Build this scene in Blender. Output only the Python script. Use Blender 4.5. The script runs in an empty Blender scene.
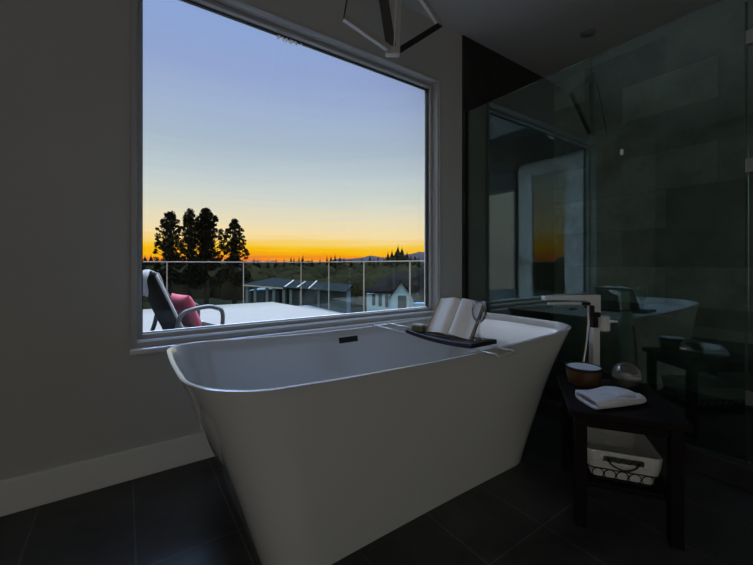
import bpy, bmesh, math, random
from mathutils import Vector, Matrix
random.seed(7)
C = bpy.context.scene
COL = C.collection
PI = math.pi

# ------------------------------------------------------------------ camera
CZ = 0.957
TH = math.atan2(252.0, 362.0)            # heading to the right of the window normal
SN, CS = math.sin(TH), math.cos(TH)
cam = bpy.data.cameras.new('camera')
cam.sensor_fit = 'HORIZONTAL'; cam.sensor_width = 36.0
cam.lens = 36.0 * 362.0 / 753.0
cam.shift_y = -18.5 / 753.0
cam.clip_start = 0.02; cam.clip_end = 3000
co = bpy.data.objects.new('camera', cam); COL.objects.link(co)
co.location = (0, 0, CZ); co.rotation_euler = (PI/2, 0, -TH)
C.camera = co

# ------------------------------------------------------------------ sky at dusk
SKY_GAIN = 1.05; ZENITH_BOOST = 25.0; COOL = 1.65
w = bpy.data.worlds.new('dusk_sky'); C.world = w; w.use_nodes = True
nt = w.node_tree; nt.nodes.clear()
def wn(t, **k):
    n = nt.nodes.new(t)
    for a, b in k.items(): setattr(n, a, b)
    return n
L = nt.links.new
def s2l(c):
    return tuple(((v/255)/12.92 if v/255 <= .04045 else ((v/255+.055)/1.055)**2.4) for v in c)
tc = wn('ShaderNodeTexCoord')
sep = wn('ShaderNodeSeparateXYZ'); L(tc.outputs['Generated'], sep.inputs[0])
def ramp(stops, gain=1.0):
    r = wn('ShaderNodeValToRGB'); cr = r.color_ramp
    while len(cr.elements) > 1: cr.elements.remove(cr.elements[-1])
    for i, (p, c) in enumerate(stops):
        e = cr.elements[0] if i == 0 else cr.elements.new(p)
        e.position = p; e.color = tuple(v*gain for v in s2l(c)) + (1,)
    return r
# thin streaks of cloud low over the horizon shift the gradient a little
mp = wn('ShaderNodeMapping'); mp.inputs['Scale'].default_value = (2.2, 2.2, 46)
L(tc.outputs['Generated'], mp.inputs[0])
nz = wn('ShaderNodeTexNoise'); nz.inputs['Scale'].default_value = 1.4; nz.inputs['Detail'].default_value = 3
L(mp.outputs[0], nz.inputs['Vector'])
ma = wn('ShaderNodeMath', operation='MULTIPLY_ADD'); L(nz.outputs['Fac'], ma.inputs[0])
ma.inputs[1].default_value = 0.05; ma.inputs[2].default_value = -0.025
ad = wn('ShaderNodeMath', operation='ADD'); L(sep.outputs['Z'], ad.inputs[0]); L(ma.outputs[0], ad.inputs[1])
warm = ramp([(0.0, (222, 104, 72)), (0.010, (246, 134, 48)), (0.022, (253, 166, 20)), (0.036, (255, 194, 16)), (0.052, (255, 208, 74)),
             (0.078, (253, 226, 168)), (0.115, (238, 225, 192)), (0.17, (214, 218, 209)), (0.22, (197, 208, 212)), (0.294, (174, 190, 206)),
             (0.37, (164, 182, 212)), (0.45, (150, 168, 212)), (0.57, (140, 168, 220)), (0.68, (138, 182, 250)), (0.8, (150, 194, 255)), (1.0, (160, 200, 255))])
cool = ramp([(0.0, (172, 160, 150)), (0.06, (184, 174, 164)), (0.14, (188, 182, 172)), (0.3, (190, 187, 180)),
             (0.6, (215, 213, 206)), (0.8, (245, 244, 240)), (1.0, (250, 250, 250))], COOL)  # unseen side of the sky, raised to feed the added windows
L(ad.outputs[0], warm.inputs[0]); L(ad.outputs[0], cool.inputs[0])
AZ = math.radians(30)
dt = wn('ShaderNodeVectorMath', operation='DOT_PRODUCT'); L(tc.outputs['Generated'], dt.inputs[0])
dt.inputs[1].default_value = (math.sin(AZ), math.cos(AZ), 0)
mr = wn('ShaderNodeMapRange'); mr.inputs['From Min'].default_value = -0.1; mr.inputs['From Max'].default_value = 0.72
L(dt.outputs['Value'], mr.inputs['Value'])
mx = wn('ShaderNodeMix', data_type='RGBA'); L(mr.outputs[0], mx.inputs[0]); L(cool.outputs[0], mx.inputs[6]); L(warm.outputs[0], mx.inputs[7])
bg = wn('ShaderNodeBackground'); bg.inputs['Strength'].default_value = SKY_GAIN
L(mx.outputs[2], bg.inputs['Color'])
# sky boosted overhead, above what the window frames, to light the room
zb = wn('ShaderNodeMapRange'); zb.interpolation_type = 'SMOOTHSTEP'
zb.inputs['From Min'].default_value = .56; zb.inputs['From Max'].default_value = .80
zb.inputs['To Min'].default_value = 0.0; zb.inputs['To Max'].default_value = ZENITH_BOOST
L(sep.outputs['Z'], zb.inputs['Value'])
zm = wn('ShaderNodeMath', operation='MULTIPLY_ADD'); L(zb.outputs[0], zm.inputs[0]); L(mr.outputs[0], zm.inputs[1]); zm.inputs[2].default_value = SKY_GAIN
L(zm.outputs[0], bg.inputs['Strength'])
wo = wn('ShaderNodeOutputWorld'); L(bg.outputs[0], wo.inputs[0])

C.view_settings.view_transform = 'Standard'; C.view_settings.look = 'None'
C.view_settings.exposure = 0.0; C.view_settings.gamma = 1.0; C.view_settings.use_curve_mapping = False
C.cycles.use_denoising = True
C.cycles.max_bounces = 12; C.cycles.transparent_max_bounces = 16; C.cycles.diffuse_bounces = 6
C.cycles.glossy_bounces = 6; C.cycles.transmission_bounces = 10; C.cycles.sample_clamp_indirect = 4

# ------------------------------------------------------------------ materials
def mat(name, col, rough=0.5, metal=0.0, vary=0.0, scale=8.0, bump=0.0, coat=0.0, spec=0.5, mapscale=None, sheen=0.0):
    m = bpy.data.materials.new(name); m.use_nodes = True
    t = m.node_tree; b = t.nodes['Principled BSDF']
    b.inputs['Base Color'].default_value = (*col, 1); b.inputs['Roughness'].default_value = rough
    b.inputs['Metallic'].default_value = metal; b.inputs['Coat Weight'].default_value = coat
    b.inputs['Specular IOR Level'].default_value = spec
    if sheen: b.inputs['Sheen Weight'].default_value = sheen
    if vary or bump:
        c = t.nodes.new('ShaderNodeTexCoord'); n = t.nodes.new('ShaderNodeTexNoise')
        n.inputs['Scale'].default_value = scale; n.inputs['Detail'].default_value = 4
        if mapscale:
            mpn = t.nodes.new('ShaderNodeMapping'); mpn.inputs['Scale'].default_value = mapscale
            t.links.new(c.outputs['Object'], mpn.inputs[0]); t.links.new(mpn.outputs[0], n.inputs['Vector'])
        else: t.links.new(c.outputs['Object'], n.inputs['Vector'])
        if vary:
            r = t.nodes.new('ShaderNodeMix'); r.data_type = 'RGBA'
            r.inputs[6].default_value = (*[v*(1-vary) for v in col], 1); r.inputs[7].default_value = (*[min(1, v*(1+vary)) for v in col], 1)
            t.links.new(n.outputs['Fac'], r.inputs[0]); t.links.new(r.outputs[2], b.inputs['Base Color'])
        if bump:
            bp = t.nodes.new('ShaderNodeBump'); bp.inputs['Strength'].default_value = bump; bp.inputs['Distance'].default_value = 0.01
            t.links.new(n.outputs['Fac'], bp.inputs['Height']); t.links.new(bp.outputs[0], b.inputs['Normal'])
    return m

def tile_mat(name, axes, size, origin, c1, c2, grout, rough, offset=0.0, mortar=0.003, bump=0.1):
    m = bpy.data.materials.new(name); m.use_nodes = True
    t = m.node_tree; b = t.nodes['Principled BSDF']; N = t.nodes.new; K = t.links.new
    c = N('ShaderNodeTexCoord'); sp = N('ShaderNodeSeparateXYZ'); K(c.outputs['Object'], sp.inputs[0])
    cb = N('ShaderNodeCombineXYZ')
    for i in range(2):
        a = N('ShaderNodeMath'); a.operation = 'SUBTRACT'; K(sp.outputs[axes[i]], a.inputs[0]); a.inputs[1].default_value = origin[i]
        K(a.outputs[0], cb.inputs[i])
    br = N('ShaderNodeTexBrick'); K(cb.outputs[0], br.inputs['Vector'])
    br.offset = offset; br.squash = 1.0
    br.inputs['Scale'].default_value = 1.0; br.inputs['Brick Width'].default_value = size[0]; br.inputs['Row Height'].default_value = size[1]
    br.inputs['Mortar Size'].default_value = mortar; br.inputs['Mortar Smooth'].default_value = 0.1; br.inputs['Bias'].default_value = 0.0
    br.inputs['Color1'].default_value = (*c1, 1); br.inputs['Color2'].default_value = (*c2, 1); br.inputs['Mortar'].default_value = (*grout, 1)
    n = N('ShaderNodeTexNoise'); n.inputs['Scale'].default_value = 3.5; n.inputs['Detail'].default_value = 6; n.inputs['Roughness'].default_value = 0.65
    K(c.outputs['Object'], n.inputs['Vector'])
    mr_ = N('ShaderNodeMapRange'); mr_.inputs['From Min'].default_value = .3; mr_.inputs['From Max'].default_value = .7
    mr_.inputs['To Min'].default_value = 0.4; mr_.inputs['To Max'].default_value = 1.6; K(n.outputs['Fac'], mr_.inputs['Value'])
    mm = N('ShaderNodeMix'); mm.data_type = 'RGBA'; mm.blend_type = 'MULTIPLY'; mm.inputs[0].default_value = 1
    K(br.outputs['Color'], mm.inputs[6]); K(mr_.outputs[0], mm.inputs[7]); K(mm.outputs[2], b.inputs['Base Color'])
    b.inputs['Roughness'].default_value = rough
    bp = N('ShaderNodeBump'); bp.inputs['Strength'].default_value = bump; bp.inputs['Distance'].default_value = 0.002; bp.invert = True
    K(br.outputs['Fac'], bp.inputs['Height']); K(bp.outputs[0], b.inputs['Normal'])
    return m

def pane_mat(name, tint, refl_min, refl_max, tint2=None):
    """thin sheet of glass: part mirror (more at grazing angles), the rest see-through"""
    m = bpy.data.materials.new(name); m.use_nodes = True
    t = m.node_tree; t.nodes.clear(); N = t.nodes.new; K = t.links.new
    tr = N('ShaderNodeBsdfTransparent'); tr.inputs[0].default_value = (*tint, 1)
    gl = N('ShaderNodeBsdfGlossy'); gl.inputs['Roughness'].default_value = 0.0; gl.inputs[0].default_value = (*(tint2 or (1, 1, 1)), 1)
    fr = N('ShaderNodeLayerWeight'); fr.inputs['Blend'].default_value = 0.25
    mr_ = N('ShaderNodeMapRange'); mr_.inputs['To Min'].default_value = refl_min; mr_.inputs['To Max'].default_value = refl_max
    K(fr.outputs['Fresnel'], mr_.inputs['Value'])
    mxs = N('ShaderNodeMixShader'); K(mr_.outputs[0], mxs.inputs[0]); K(tr.outputs[0], mxs.inputs[1]); K(gl.outputs[0], mxs.inputs[2])
    o = N('ShaderNodeOutputMaterial'); K(mxs.outputs[0], o.inputs[0])
    return m

def glass_mat(name, col=(1, 1, 1), ior=1.45, rough=0.0):
    m = bpy.data.materials.new(name); m.use_nodes = True
    b = m.node_tree.nodes['Principled BSDF']
    b.inputs['Base Color'].default_value = (*col, 1); b.inputs['Transmission Weight'].default_value = 1
    b.inputs['Roughness'].default_value = rough; b.inputs['IOR'].default_value = ior
    return m

M = {}
M['wall'] = mat('grey_wall_paint', (0.57, 0.565, 0.545), 0.75, vary=0.05, scale=2, bump=0.03)
M['ceiling'] = mat('ceiling_paint', (0.82, 0.82, 0.82), 0.9, vary=0.03, scale=2)
M['base'] = mat('white_baseboard_paint', (0.88, 0.88, 0.86), 0.5, vary=0.03)
M['frame'] = mat('white_vinyl', (0.50, 0.50, 0.49), 0.45, vary=0.03)
M['sill'] = mat('white_sill_paint', (0.85, 0.86, 0.88), 0.2, vary=0.02, coat=0.8)
M['gasket'] = mat('black_gasket', (0.01, 0.01, 0.012), 0.6, vary=0.1)
M['floor'] = tile_mat('slate_floor_tile', (0, 1), (0.307, 0.615), (0.03, 0.74), (0.034, 0.034, 0.036), (0.044, 0.044, 0.046), (0.095, 0.095, 0.10), 0.45)
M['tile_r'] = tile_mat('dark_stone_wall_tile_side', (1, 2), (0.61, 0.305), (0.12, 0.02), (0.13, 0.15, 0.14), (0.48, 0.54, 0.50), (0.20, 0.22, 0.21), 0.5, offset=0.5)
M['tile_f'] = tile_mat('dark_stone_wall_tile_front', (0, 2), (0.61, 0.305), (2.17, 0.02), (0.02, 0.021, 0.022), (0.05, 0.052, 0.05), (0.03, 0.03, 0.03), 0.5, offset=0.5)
M['tub'] = mat('white_acrylic', (0.72, 0.72, 0.71), 0.14, vary=0.01, scale=3, coat=1.0)
M['black'] = mat('matte_black', (0.006, 0.006, 0.007), 0.5, vary=0.2)
M['chrome'] = mat('chrome', (0.95, 0.96, 0.97), 0.2, metal=0.2, vary=0.02)
M['steel'] = mat('brushed_steel', (0.55, 0.55, 0.55), 0.3, metal=1.0, vary=0.05, scale=30)
M['darkwood'] = mat('dark_stained_wood', (0.006, 0.003, 0.003), 0.6, vary=0.5, scale=6, mapscale=(1, 12, 12), spec=0.2)
M['espresso'] = mat('espresso_wood', (0.016, 0.011, 0.013), 0.45, vary=0.5, scale=8, mapscale=(14, 1, 14))
M['towel'] = mat('white_terry', (0.74, 0.74, 0.76), 0.95, vary=0.08, scale=220, bump=0.8, sheen=0.3)
M['liner'] = mat('linen_liner', (0.62, 0.61, 0.58), 0.95, vary=0.1, scale=90, bump=0.5)
M['page'] = mat('book_pages', (0.86, 0.82, 0.76), 0.8, vary=0.06, scale=40)
M['pageedge'] = mat('book_page_edges', (0.50, 0.42, 0.33), 0.85, vary=0.2, scale=60, mapscale=(1, 1, 8))
M['cover'] = mat('dark_book_cover', (0.05, 0.035, 0.03), 0.6, vary=0.2)
M['glass'] = glass_mat('clear_glass')
M['thin_glass'] = pane_mat('thin_glass', (0.95, 0.96, 0.96), 0.02, 0.9)
M['wax'] = mat('pale_wax', (0.62, 0.66, 0.66), 0.5, vary=0.04)
M['amber'] = mat('brown_amber_ceramic', (0.10, 0.052, 0.02), 0.3, vary=0.25, scale=20)
M['soapgreen'] = mat('olive_soap', (0.12, 0.14, 0.07), 0.6, vary=0.2, scale=30)
M['soapwhite'] = mat('cream_soap', (0.62, 0.62, 0.55), 0.6, vary=0.05)
M['sand'] = mat('bath_salt_grains', (0.50, 0.44, 0.37), 0.9, vary=0.4, scale=160, bump=0.6)
M['win_glass'] = pane_mat('window_glass', (0.97, 0.98, 0.98), 0.012, 0.9)
M['shower_glass'] = pane_mat('shower_glass', (0.78, 0.88, 0.83), 0.15, 0.95, (0.86, 1.0, 0.94))
M['rail_glass'] = pane_mat('railing_glass', (0.84, 0.89, 0.87), 0.0, 0.14)
M['dark_glass'] = pane_mat('coated_door_glass', (0.10, 0.11, 0.11), 0.65, 0.95)
M['lightbar'] = mat('satin_nickel', (0.50, 0.48, 0.45), 0.35, metal=0.3, vary=0.05)
M['diffuser'] = mat('opal_diffuser', (0.75, 0.72, 0.68), 0.5, vary=0.02)
M['white_trim'] = mat('white_exterior_trim', (0.78, 0.80, 0.80), 0.5, vary=0.03)
M['siding'] = mat('grey_siding', (0.13, 0.145, 0.16), 0.7, vary=0.08, scale=3)
M['antiglare'] = mat('antiglare_dark', (0.03, 0.032, 0.035), 0.75, vary=0.1, scale=3)
M['bronze'] = mat('dark_bronze_metal', (0.07, 0.068, 0.066), 0.45, metal=0.2, vary=0.1)
M['deck'] = mat('pale_vinyl_deck', (0.145, 0.145, 0.138), 0.7, vary=0.08, scale=5, spec=0.2)
M['deckedge'] = mat('grey_deck_flashing', (0.03, 0.038, 0.045), 0.6, vary=0.1)
M['alu'] = mat('pale_aluminium', (0.30, 0.31, 0.30), 0.4, metal=0.2, vary=0.05)
M['chairframe'] = mat('grey_powder_coat', (0.055, 0.062, 0.065), 0.45, vary=0.05)
M['sling'] = mat('black_mesh_sling', (0.005, 0.0055, 0.006), 0.9, vary=0.3, scale=120, spec=0.1)
M['pale_piping'] = mat('pale_piping', (0.40, 0.40, 0.42), 0.6, vary=0.05)
M['pink'] = mat('pink_cushion_fabric', (0.40, 0.07, 0.11), 0.9, vary=0.15, scale=25, bump=0.3)
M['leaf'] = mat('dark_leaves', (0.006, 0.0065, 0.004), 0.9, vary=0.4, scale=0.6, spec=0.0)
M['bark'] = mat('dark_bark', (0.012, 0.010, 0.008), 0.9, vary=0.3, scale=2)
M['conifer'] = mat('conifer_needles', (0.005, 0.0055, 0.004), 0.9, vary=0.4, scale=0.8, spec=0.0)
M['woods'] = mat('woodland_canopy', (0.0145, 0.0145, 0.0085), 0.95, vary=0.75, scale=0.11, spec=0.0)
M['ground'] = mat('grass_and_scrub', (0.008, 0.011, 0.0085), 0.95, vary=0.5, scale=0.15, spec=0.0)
M['hill'] = mat('haze_tinted_hills', (0.07, 0.075, 0.11), 1.0, vary=0.08, scale=0.01, spec=0)  # blue-grey of distance haze put into the hills' colour
M['roofdark'] = mat('dark_shingles', (0.009, 0.009, 0.012), 0.9, vary=0.25, scale=3, spec=0.0)
M['roofgrey'] = mat('grey_shingles', (0.014, 0.019, 0.025), 0.85, vary=0.2, scale=3, spec=0.0)
M['housewall'] = mat('white_render_skylit', (0.40, 0.66, 0.94), 0.8, vary=0.05, scale=1)  # white walls, with the blue of skylight put into the colour
M['housegrey'] = mat('slate_blue_siding', (0.05, 0.085, 0.13), 0.8, vary=0.1, scale=1)
M['housepost'] = mat('blue_grey_post', (0.12, 0.18, 0.23), 0.7, vary=0.1)
M['windark'] = mat('dark_window_pane', (0.008, 0.013, 0.018), 0.4, vary=0.1, spec=0.1)

mp_ = bpy.data.materials.new('thin_white_paper'); mp_.use_nodes = True; t_ = mp_.node_tree; t_.nodes.clear()
a_ = t_.nodes.new('ShaderNodeBsdfTranslucent'); a_.inputs[0].default_value = (.95, .95, .95, 1); o_ = t_.nodes.new('ShaderNodeOutputMaterial'); t_.links.new(a_.outputs[0], o_.inputs[0])
M['paper'] = mp_

# ------------------------------------------------------------------ helpers
def obj(name, bm, m, parent=None, smooth=False, bevel=0.0, seg=2, subsurf=0, auto=None):
    me = bpy.data.meshes.new(name)
    bmesh.ops.recalc_face_normals(bm, faces=bm.faces[:])
    bm.to_mesh(me); bm.free()
    me.materials.append(M[m] if isinstance(m, str) else m)
    o = bpy.data.objects.new(name, me); COL.objects.link(o)
    if parent: o.parent = parent
    if smooth:
        for p in me.polygons: p.use_smooth = True
        if auto:
            me.set_sharp_from_angle(angle=math.radians(auto))
    if bevel:
        b = o.modifiers.new('bevel', 'BEVEL'); b.width = bevel; b.segments = seg; b.limit_method = 'ANGLE'
    if subsurf:
        s = o.modifiers.new('subsurf', 'SUBSURF'); s.levels = subsurf; s.render_levels = subsurf
    return o
def raw(name, verts, faces, m, parent=None, smooth=False):
    me = bpy.data.meshes.new(name); me.from_pydata(verts, [], faces); me.update()
    me.materials.append(M[m]); o = bpy.data.objects.new(name, me); COL.objects.link(o)
    if parent: o.parent = parent
    if smooth:
        for p in me.polygons: p.use_smooth = True
    return o
def thing(name, label, cat, loc=(0, 0, 0), rz=0.0, group=None):
    o = bpy.data.objects.new(name, None); COL.objects.link(o); o.empty_display_size = 0.1
    o.location = loc; o.rotation_euler = (0, 0, rz); o['label'] = label; o['category'] = cat
    if group: o['group'] = group
    return o
def tag(o, label, cat, group=None, kind=None):
    o['label'] = label; o['category'] = cat
    if group: o['group'] = group
    if kind: o['kind'] = kind
    return o
def struct(o): o['kind'] = 'structure'; return o
def box(bm, a, b, mtx=None):
    x0, y0, z0 = a; x1, y1, z1 = b
    vs = [bm.verts.new(v) for v in ((x0,y0,z0),(x1,y0,z0),(x1,y1,z0),(x0,y1,z0),(x0,y0,z1),(x1,y0,z1),(x1,y1,z1),(x0,y1,z1))]
    for f in ((0,3,2,1),(4,5,6,7),(0,1,5,4),(1,2,6,5),(2,3,7,6),(3,0,4,7)): bm.faces.new([vs[i] for i in f])
    if mtx is not None: bmesh.ops.transform(bm, matrix=mtx, verts=vs)
    return bm
def B(*pairs):
    bm = bmesh.new()
    for a, b in pairs: box(bm, a, b)
    return bm
def bar(bm, p, q, wd, ht, up=(0, 0, 1)):
    """square bar from p to q"""
    p, q = Vector(p), Vector(q); d = (q-p); ln = d.length; d.normalize()
    u = Vector(up)
    if abs(d.dot(u)) > .98: u = Vector((1, 0, 0))
    s = d.cross(u).normalized(); u = s.cross(d).normalized()
    mt = Matrix((( *s, 0), (*d, 0), (*u, 0), (0, 0, 0, 1))).transposed(); mt.translation = p
    return box(bm, (-wd/2, 0, -ht/2), (wd/2, ln, ht/2), mt)
def tube(bm, pts, r, n=10, closed=False):
    pts = [Vector(p) for p in pts]; rings = []; k = len(pts); prev = None
    for i, p in enumerate(pts):
        a = pts[(i-1) % k] if (closed or i > 0) else p; b = pts[(i+1) % k] if (closed or i < k-1) else p
        d = (b-a).normalized()
        if prev is None:
            u = Vector((0, 0, 1)) if abs(d.z) < .9 else Vector((1, 0, 0)); s = d.cross(u).normalized()
        else: s = (prev - d*prev.dot(d)).normalized()
        prev = s; t = d.cross(s); rr = r[i] if isinstance(r, (list, tuple)) else r
        rings.append([bm.verts.new(p + rr*(math.cos(2*PI*j/n)*s + math.sin(2*PI*j/n)*t)) for j in range(n)])
    for i in range(k if closed else k-1):
        A, Bq = rings[i], rings[(i+1) % k]
        for j in range(n): bm.faces.new((A[j], A[(j+1) % n], Bq[(j+1) % n], Bq[j]))
    if not closed: bm.faces.new(rings[0][::-1]); bm.faces.new(rings[-1])
    return bm
def lathe(bm, prof, n=40, c=(0, 0), cap0=False, cap1=False, sx=1, sy=1):
    rings = []
    for r, z in prof:
        if r < 1e-6: rings.append([bm.verts.new((c[0], c[1], z))])
        else: rings.append([bm.verts.new((c[0]+sx*r*math.cos(2*PI*j/n), c[1]+sy*r*math.sin(2*PI*j/n), z)) for j in range(n)])
    for A, Bq in zip(rings, rings[1:]):
        for j in range(n):
            k = (j+1) % n
            if len(A) == 1 and len(Bq) == 1: continue
            if len(A) == 1: bm.faces.new((A[0], Bq[k], Bq[j]))
            elif len(Bq) == 1: bm.faces.new((A[j], A[k], Bq[0]))
            else: bm.faces.new((A[j], A[k], Bq[k], Bq[j]))
    if cap0 and len(rings[0]) > 1: bm.faces.new(rings[0][::-1])
    if cap1 and len(rings[-1]) > 1: bm.faces.new(rings[-1])
    return bm
def curve_pts(ctrl, n=24):
    """Catmull-Rom through ctrl"""
    P = [Vector(p) for p in ctrl]; P = [2*P[0]-P[1]] + P + [2*P[-1]-P[-2]]; out = []
    for i in range(1, len(P)-2):
        for j in range(n):
            t = j/n; a, b, c, d = P[i-1:i+3]
            out.append(0.5*((2*b)+(-a+c)*t+(2*a-5*b+4*c-d)*t*t+(-a+3*b-3*c+d)*t**3))
    out.append(P[-2]); return out
def copy_tree(o, parent=None):
    c = o.copy(); COL.objects.link(c)
    if parent: c.parent = parent
    for ch in list(o.children): copy_tree(ch, c)
    return c

# ------------------------------------------------------------------ the room
D = 1.95; XT = 3.494; CEIL = 2.75; XL = -1.75; YB = -2.6; XG = 2.21
ox0, ox1, oz0, oz1 = 0.040, 1.918, 0.602, 2.315
struct(obj('floor', B(((XL-.2, YB-.2, -.12), (XT+.2, D+.2, 0))), 'floor'))
struct(obj('ceiling', B(((XL-.2, YB-.2, CEIL), (XT+.2, D+.2, CEIL+.12))), 'ceiling'))
struct(obj('wall_front', B(((XL-.2, D, 0), (ox0, D+.12, CEIL)), ((ox1, D, 0), (XT+.2, D+.12, CEIL)),
    ((ox0, D, 0), (ox1, D+.12, oz0)), ((ox0, D, oz1), (ox1, D+.12, CEIL))), 'wall'))
struct(obj('antiglare_face', B(((XL-.2, D+.12, -.5), (ox0-.02, D+.14, CEIL+.1)), ((ox1+.02, D+.12, -.5), (XT+.2, D+.14, CEIL+.1)), ((ox0-.02, D+.12, -.5), (ox1+.02, D+.14, oz0-.02)), ((ox0-.02, D+.12, oz1+.02), (ox1+.02, D+.14, CEIL+.1))), 'antiglare'))  # unseen dark outer face, added to cut glare in the railing glass
LY0, LY1, LZ0, LZ1 = -2.45, -0.10, 0.35, 2.45
struct(obj('wall_left', B(((XL-.2, YB-.2, 0), (XL, LY0, CEIL)), ((XL-.2, LY1, 0), (XL, D, CEIL)), ((XL-.2, LY0, 0), (XL, LY1, LZ0)), ((XL-.2, LY0, LZ1), (XL, LY1, CEIL))), 'wall'))
RX0, RX1 = -1.6, 0.1

struct(obj('wall_rear', B(((XL, YB-.2, 0), (RX0, YB, CEIL)), ((RX1, YB-.2, 0), (XT+.2, YB, CEIL)), ((RX0, YB-.2, 0), (RX1, YB, LZ0)), ((RX0, YB-.2, LZ1), (RX1, YB, CEIL))), 'wall'))
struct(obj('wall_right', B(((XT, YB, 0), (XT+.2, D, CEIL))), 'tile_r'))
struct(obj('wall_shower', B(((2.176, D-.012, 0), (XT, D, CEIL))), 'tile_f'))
struct(obj('baseboard_front', B(((XL, D-.016, 0), (2.17, D, .134))), 'base', bevel=.004))
struct(obj('baseboard_left', B(((XL, YB, 0), (XL+.016, D-.016, .134))), 'base', bevel=.004))
struct(obj('trim_1', B(((.015, D-.05, .556), (1.96, D, .582))), 'sill', bevel=.010, seg=3))      # sill ledge
struct(obj('trim_2', B(((2.16, -1.2, 0), (2.29, D-.012, .10))), 'tile_f', bevel=.004))     # shower curb
# two unseen windows added behind the camera to let in fill light
w2 = bpy.data.objects.new('fill_window_left', None); COL.objects.link(w2); struct(w2); w2.location = (XL, LY0, LZ0)
RXS = (RX1-RX0)/(LY1-LY0)
def fr_y(t): return [((-.15, 0, 0), (-.06, t, LZ1-LZ0)), ((-.15, LY1-LY0-t, 0), (-.06, LY1-LY0, LZ1-LZ0)), ((-.15, t, 0), (-.06, LY1-LY0-t, t)), ((-.15, t, LZ1-LZ0-t), (-.06, LY1-LY0-t, LZ1-LZ0))]
obj('window_frame', B(*fr_y(.06)), 'frame', w2); obj('pane', B(((-.108, .06, .06), (-.104, LY1-LY0-.06, LZ1-LZ0-.06))), 'win_glass', w2)
w3 = bpy.data.objects.new('fill_window_rear', None); COL.objects.link(w3); struct(w3); w3.location = (RX0, YB, LZ0)
obj('window_frame', B(*[((a[1]*RXS, a[0], a[2]), (b[1]*RXS, b[0], b[2])) for a, b in fr_y(.06)]), 'frame', w3)
obj('pane', B(((.06, -.108, .06), (RX1-RX0-.06, -.104, LZ1-LZ0-.06))), 'win_glass', w3)
# window
win = thing('window_1', 'large square picture window in the grey wall above the bathtub', 'window', (0.98, D, .60)); del win['label'], win['category']; struct(win)
def wbox(*prs):
    return B(*[((a[0]-.98, a[1]-D, a[2]-.60), (b[0]-.98, b[1]-D, b[2]-.60)) for a, b in prs])
def ring(x0, x1, z0, z1, t, y0, y1):
    return [((x0, y0, z0), (x0+t, y1, z1)), ((x1-t, y0, z0), (x1, y1, z1)), ((x0+t, y0, z0), (x1-t, y1, z0+t)), ((x0+t, y0, z1-t), (x1-t, y1, z1))]
obj('casing', wbox(*ring(.022, 1.945, .582, 2.334, .024, D-.014, D+.0)), 'frame', win, bevel=.003)
obj('reveal', wbox(*ring(ox0, ox1, oz0, oz1, .006, D, D+.09)), 'frame', win)
obj('sash', wbox(*ring(ox0+.006, ox1-.006, oz0+.006, oz1-.006, .020, D+.055, D+.125)), 'frame', win, bevel=.003)
obj('jamb_track', wbox(((ox1-.032, D+.078, oz0+.028), (ox1-.0265, D+.097, oz1-.028))), 'gasket', win)
gk = ring(ox0+.025, ox1-.025, oz0+.025, oz1-.025, .006, D+.090, D+.110)
obj('gasket', wbox(gk[0], gk[1], gk[3]), 'gasket', win); obj('glazing_bead', wbox(gk[2]), 'white_trim', win)
obj('pane', wbox(((ox0+.028, D+.098, oz0+.028), (ox1-.028, D+.100, oz1-.028))), 'win_glass', win)
bm = bmesh.new()                                                                          # scraps of a torn sticker at the pane's top edge
for px, w_, h_, a in ((0.733, .014, .034, .5), (.762, .012, .045, -.3), (.782, .014, .032, .0), (.808, .022, .034, .4), (.838, .016, .030, -.2), (.872, .012, .014, 0)):
    mt = Matrix.Translation((px-.98, .097, 1.690-h_/2)) @ Matrix.Rotation(a, 4, 'Y')
    box(bm, (-w_/2, -.0006, -h_/2), (w_/2, 0, h_/2), mt)
obj('sticker_scraps', bm, 'paper', win)

# ------------------------------------------------------------------ outside: deck, wing of the house, railing
ZD = -.093
def flat(name, pts, z0, z1, m):
    bm = bmesh.new(); lo = [bm.verts.new((x, y, z0)) for x, y in pts]; hi = [bm.verts.new((x, y, z1)) for x, y in pts]
    bm.faces.new(lo[::-1]); bm.faces.new(hi)
    for i in range(len(pts)): j = (i+1) % len(pts); bm.faces.new((lo[i], lo[j], hi[j], hi[i]))
    return obj(name, bm, m)
struct(flat('deck_floor', [(-.6, D+.2), (4.25, D+.2), (4.15, 4.0), (3.82, 6.4), (3.36, 9.9), (-.6, 10.0)], ZD-.2, ZD, 'deck'))
struct(flat('deck_border', [(-.6, D+.2), (4.6, D+.2), (4.6, 10.3), (-.6, 10.3)], ZD-.4, ZD-.21, 'deckedge'))
wx = -.35; wp = ((-.35, 0), (1, 0))
dy0, dy1, dz1 = 2.28, 3.17, 2.395
wing = struct(obj('wall_exterior', B(((wx-.2, D+.2, ZD-.4), (wx, dy0-.05, 3.4)), ((wx-.2, dy1+.05, ZD-.4), (wx, 5.2, 3.4)),
    ((wx-.2, dy0-.05, dz1+.05), (wx, dy1+.05, 3.4)), ((wx-.2, dy0-.05, ZD-.4), (wx, dy1+.05, ZD+.02))), 'siding'))
struct(obj('shade_soffit', B(((wx, D+.2, 2.78), (.02, 5.2, 2.95))), 'siding'))  # overhang added to shade the upper part of the wing wall
door = thing('door_1', '', '', (wx, (dy0+dy1)/2, ZD)); del door['label'], door['category']; struct(door)
def dbox(*prs):
    return B(*[((a[0]-wx, a[1]-(dy0+dy1)/2, a[2]-ZD), (b[0]-wx, b[1]-(dy0+dy1)/2, b[2]-ZD)) for a, b in prs])
obj('door_frame', dbox(((wx-.1, dy0-.05, ZD+.02), (wx+.02, dy0-.02, dz1+.03)), ((wx-.1, dy1+.02, ZD+.02), (wx+.02, dy1+.05, dz1+.03)), ((wx-.1, dy0-.05, dz1+.01), (wx+.02, dy1+.05, dz1+.05))), 'gasket', door)
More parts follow.
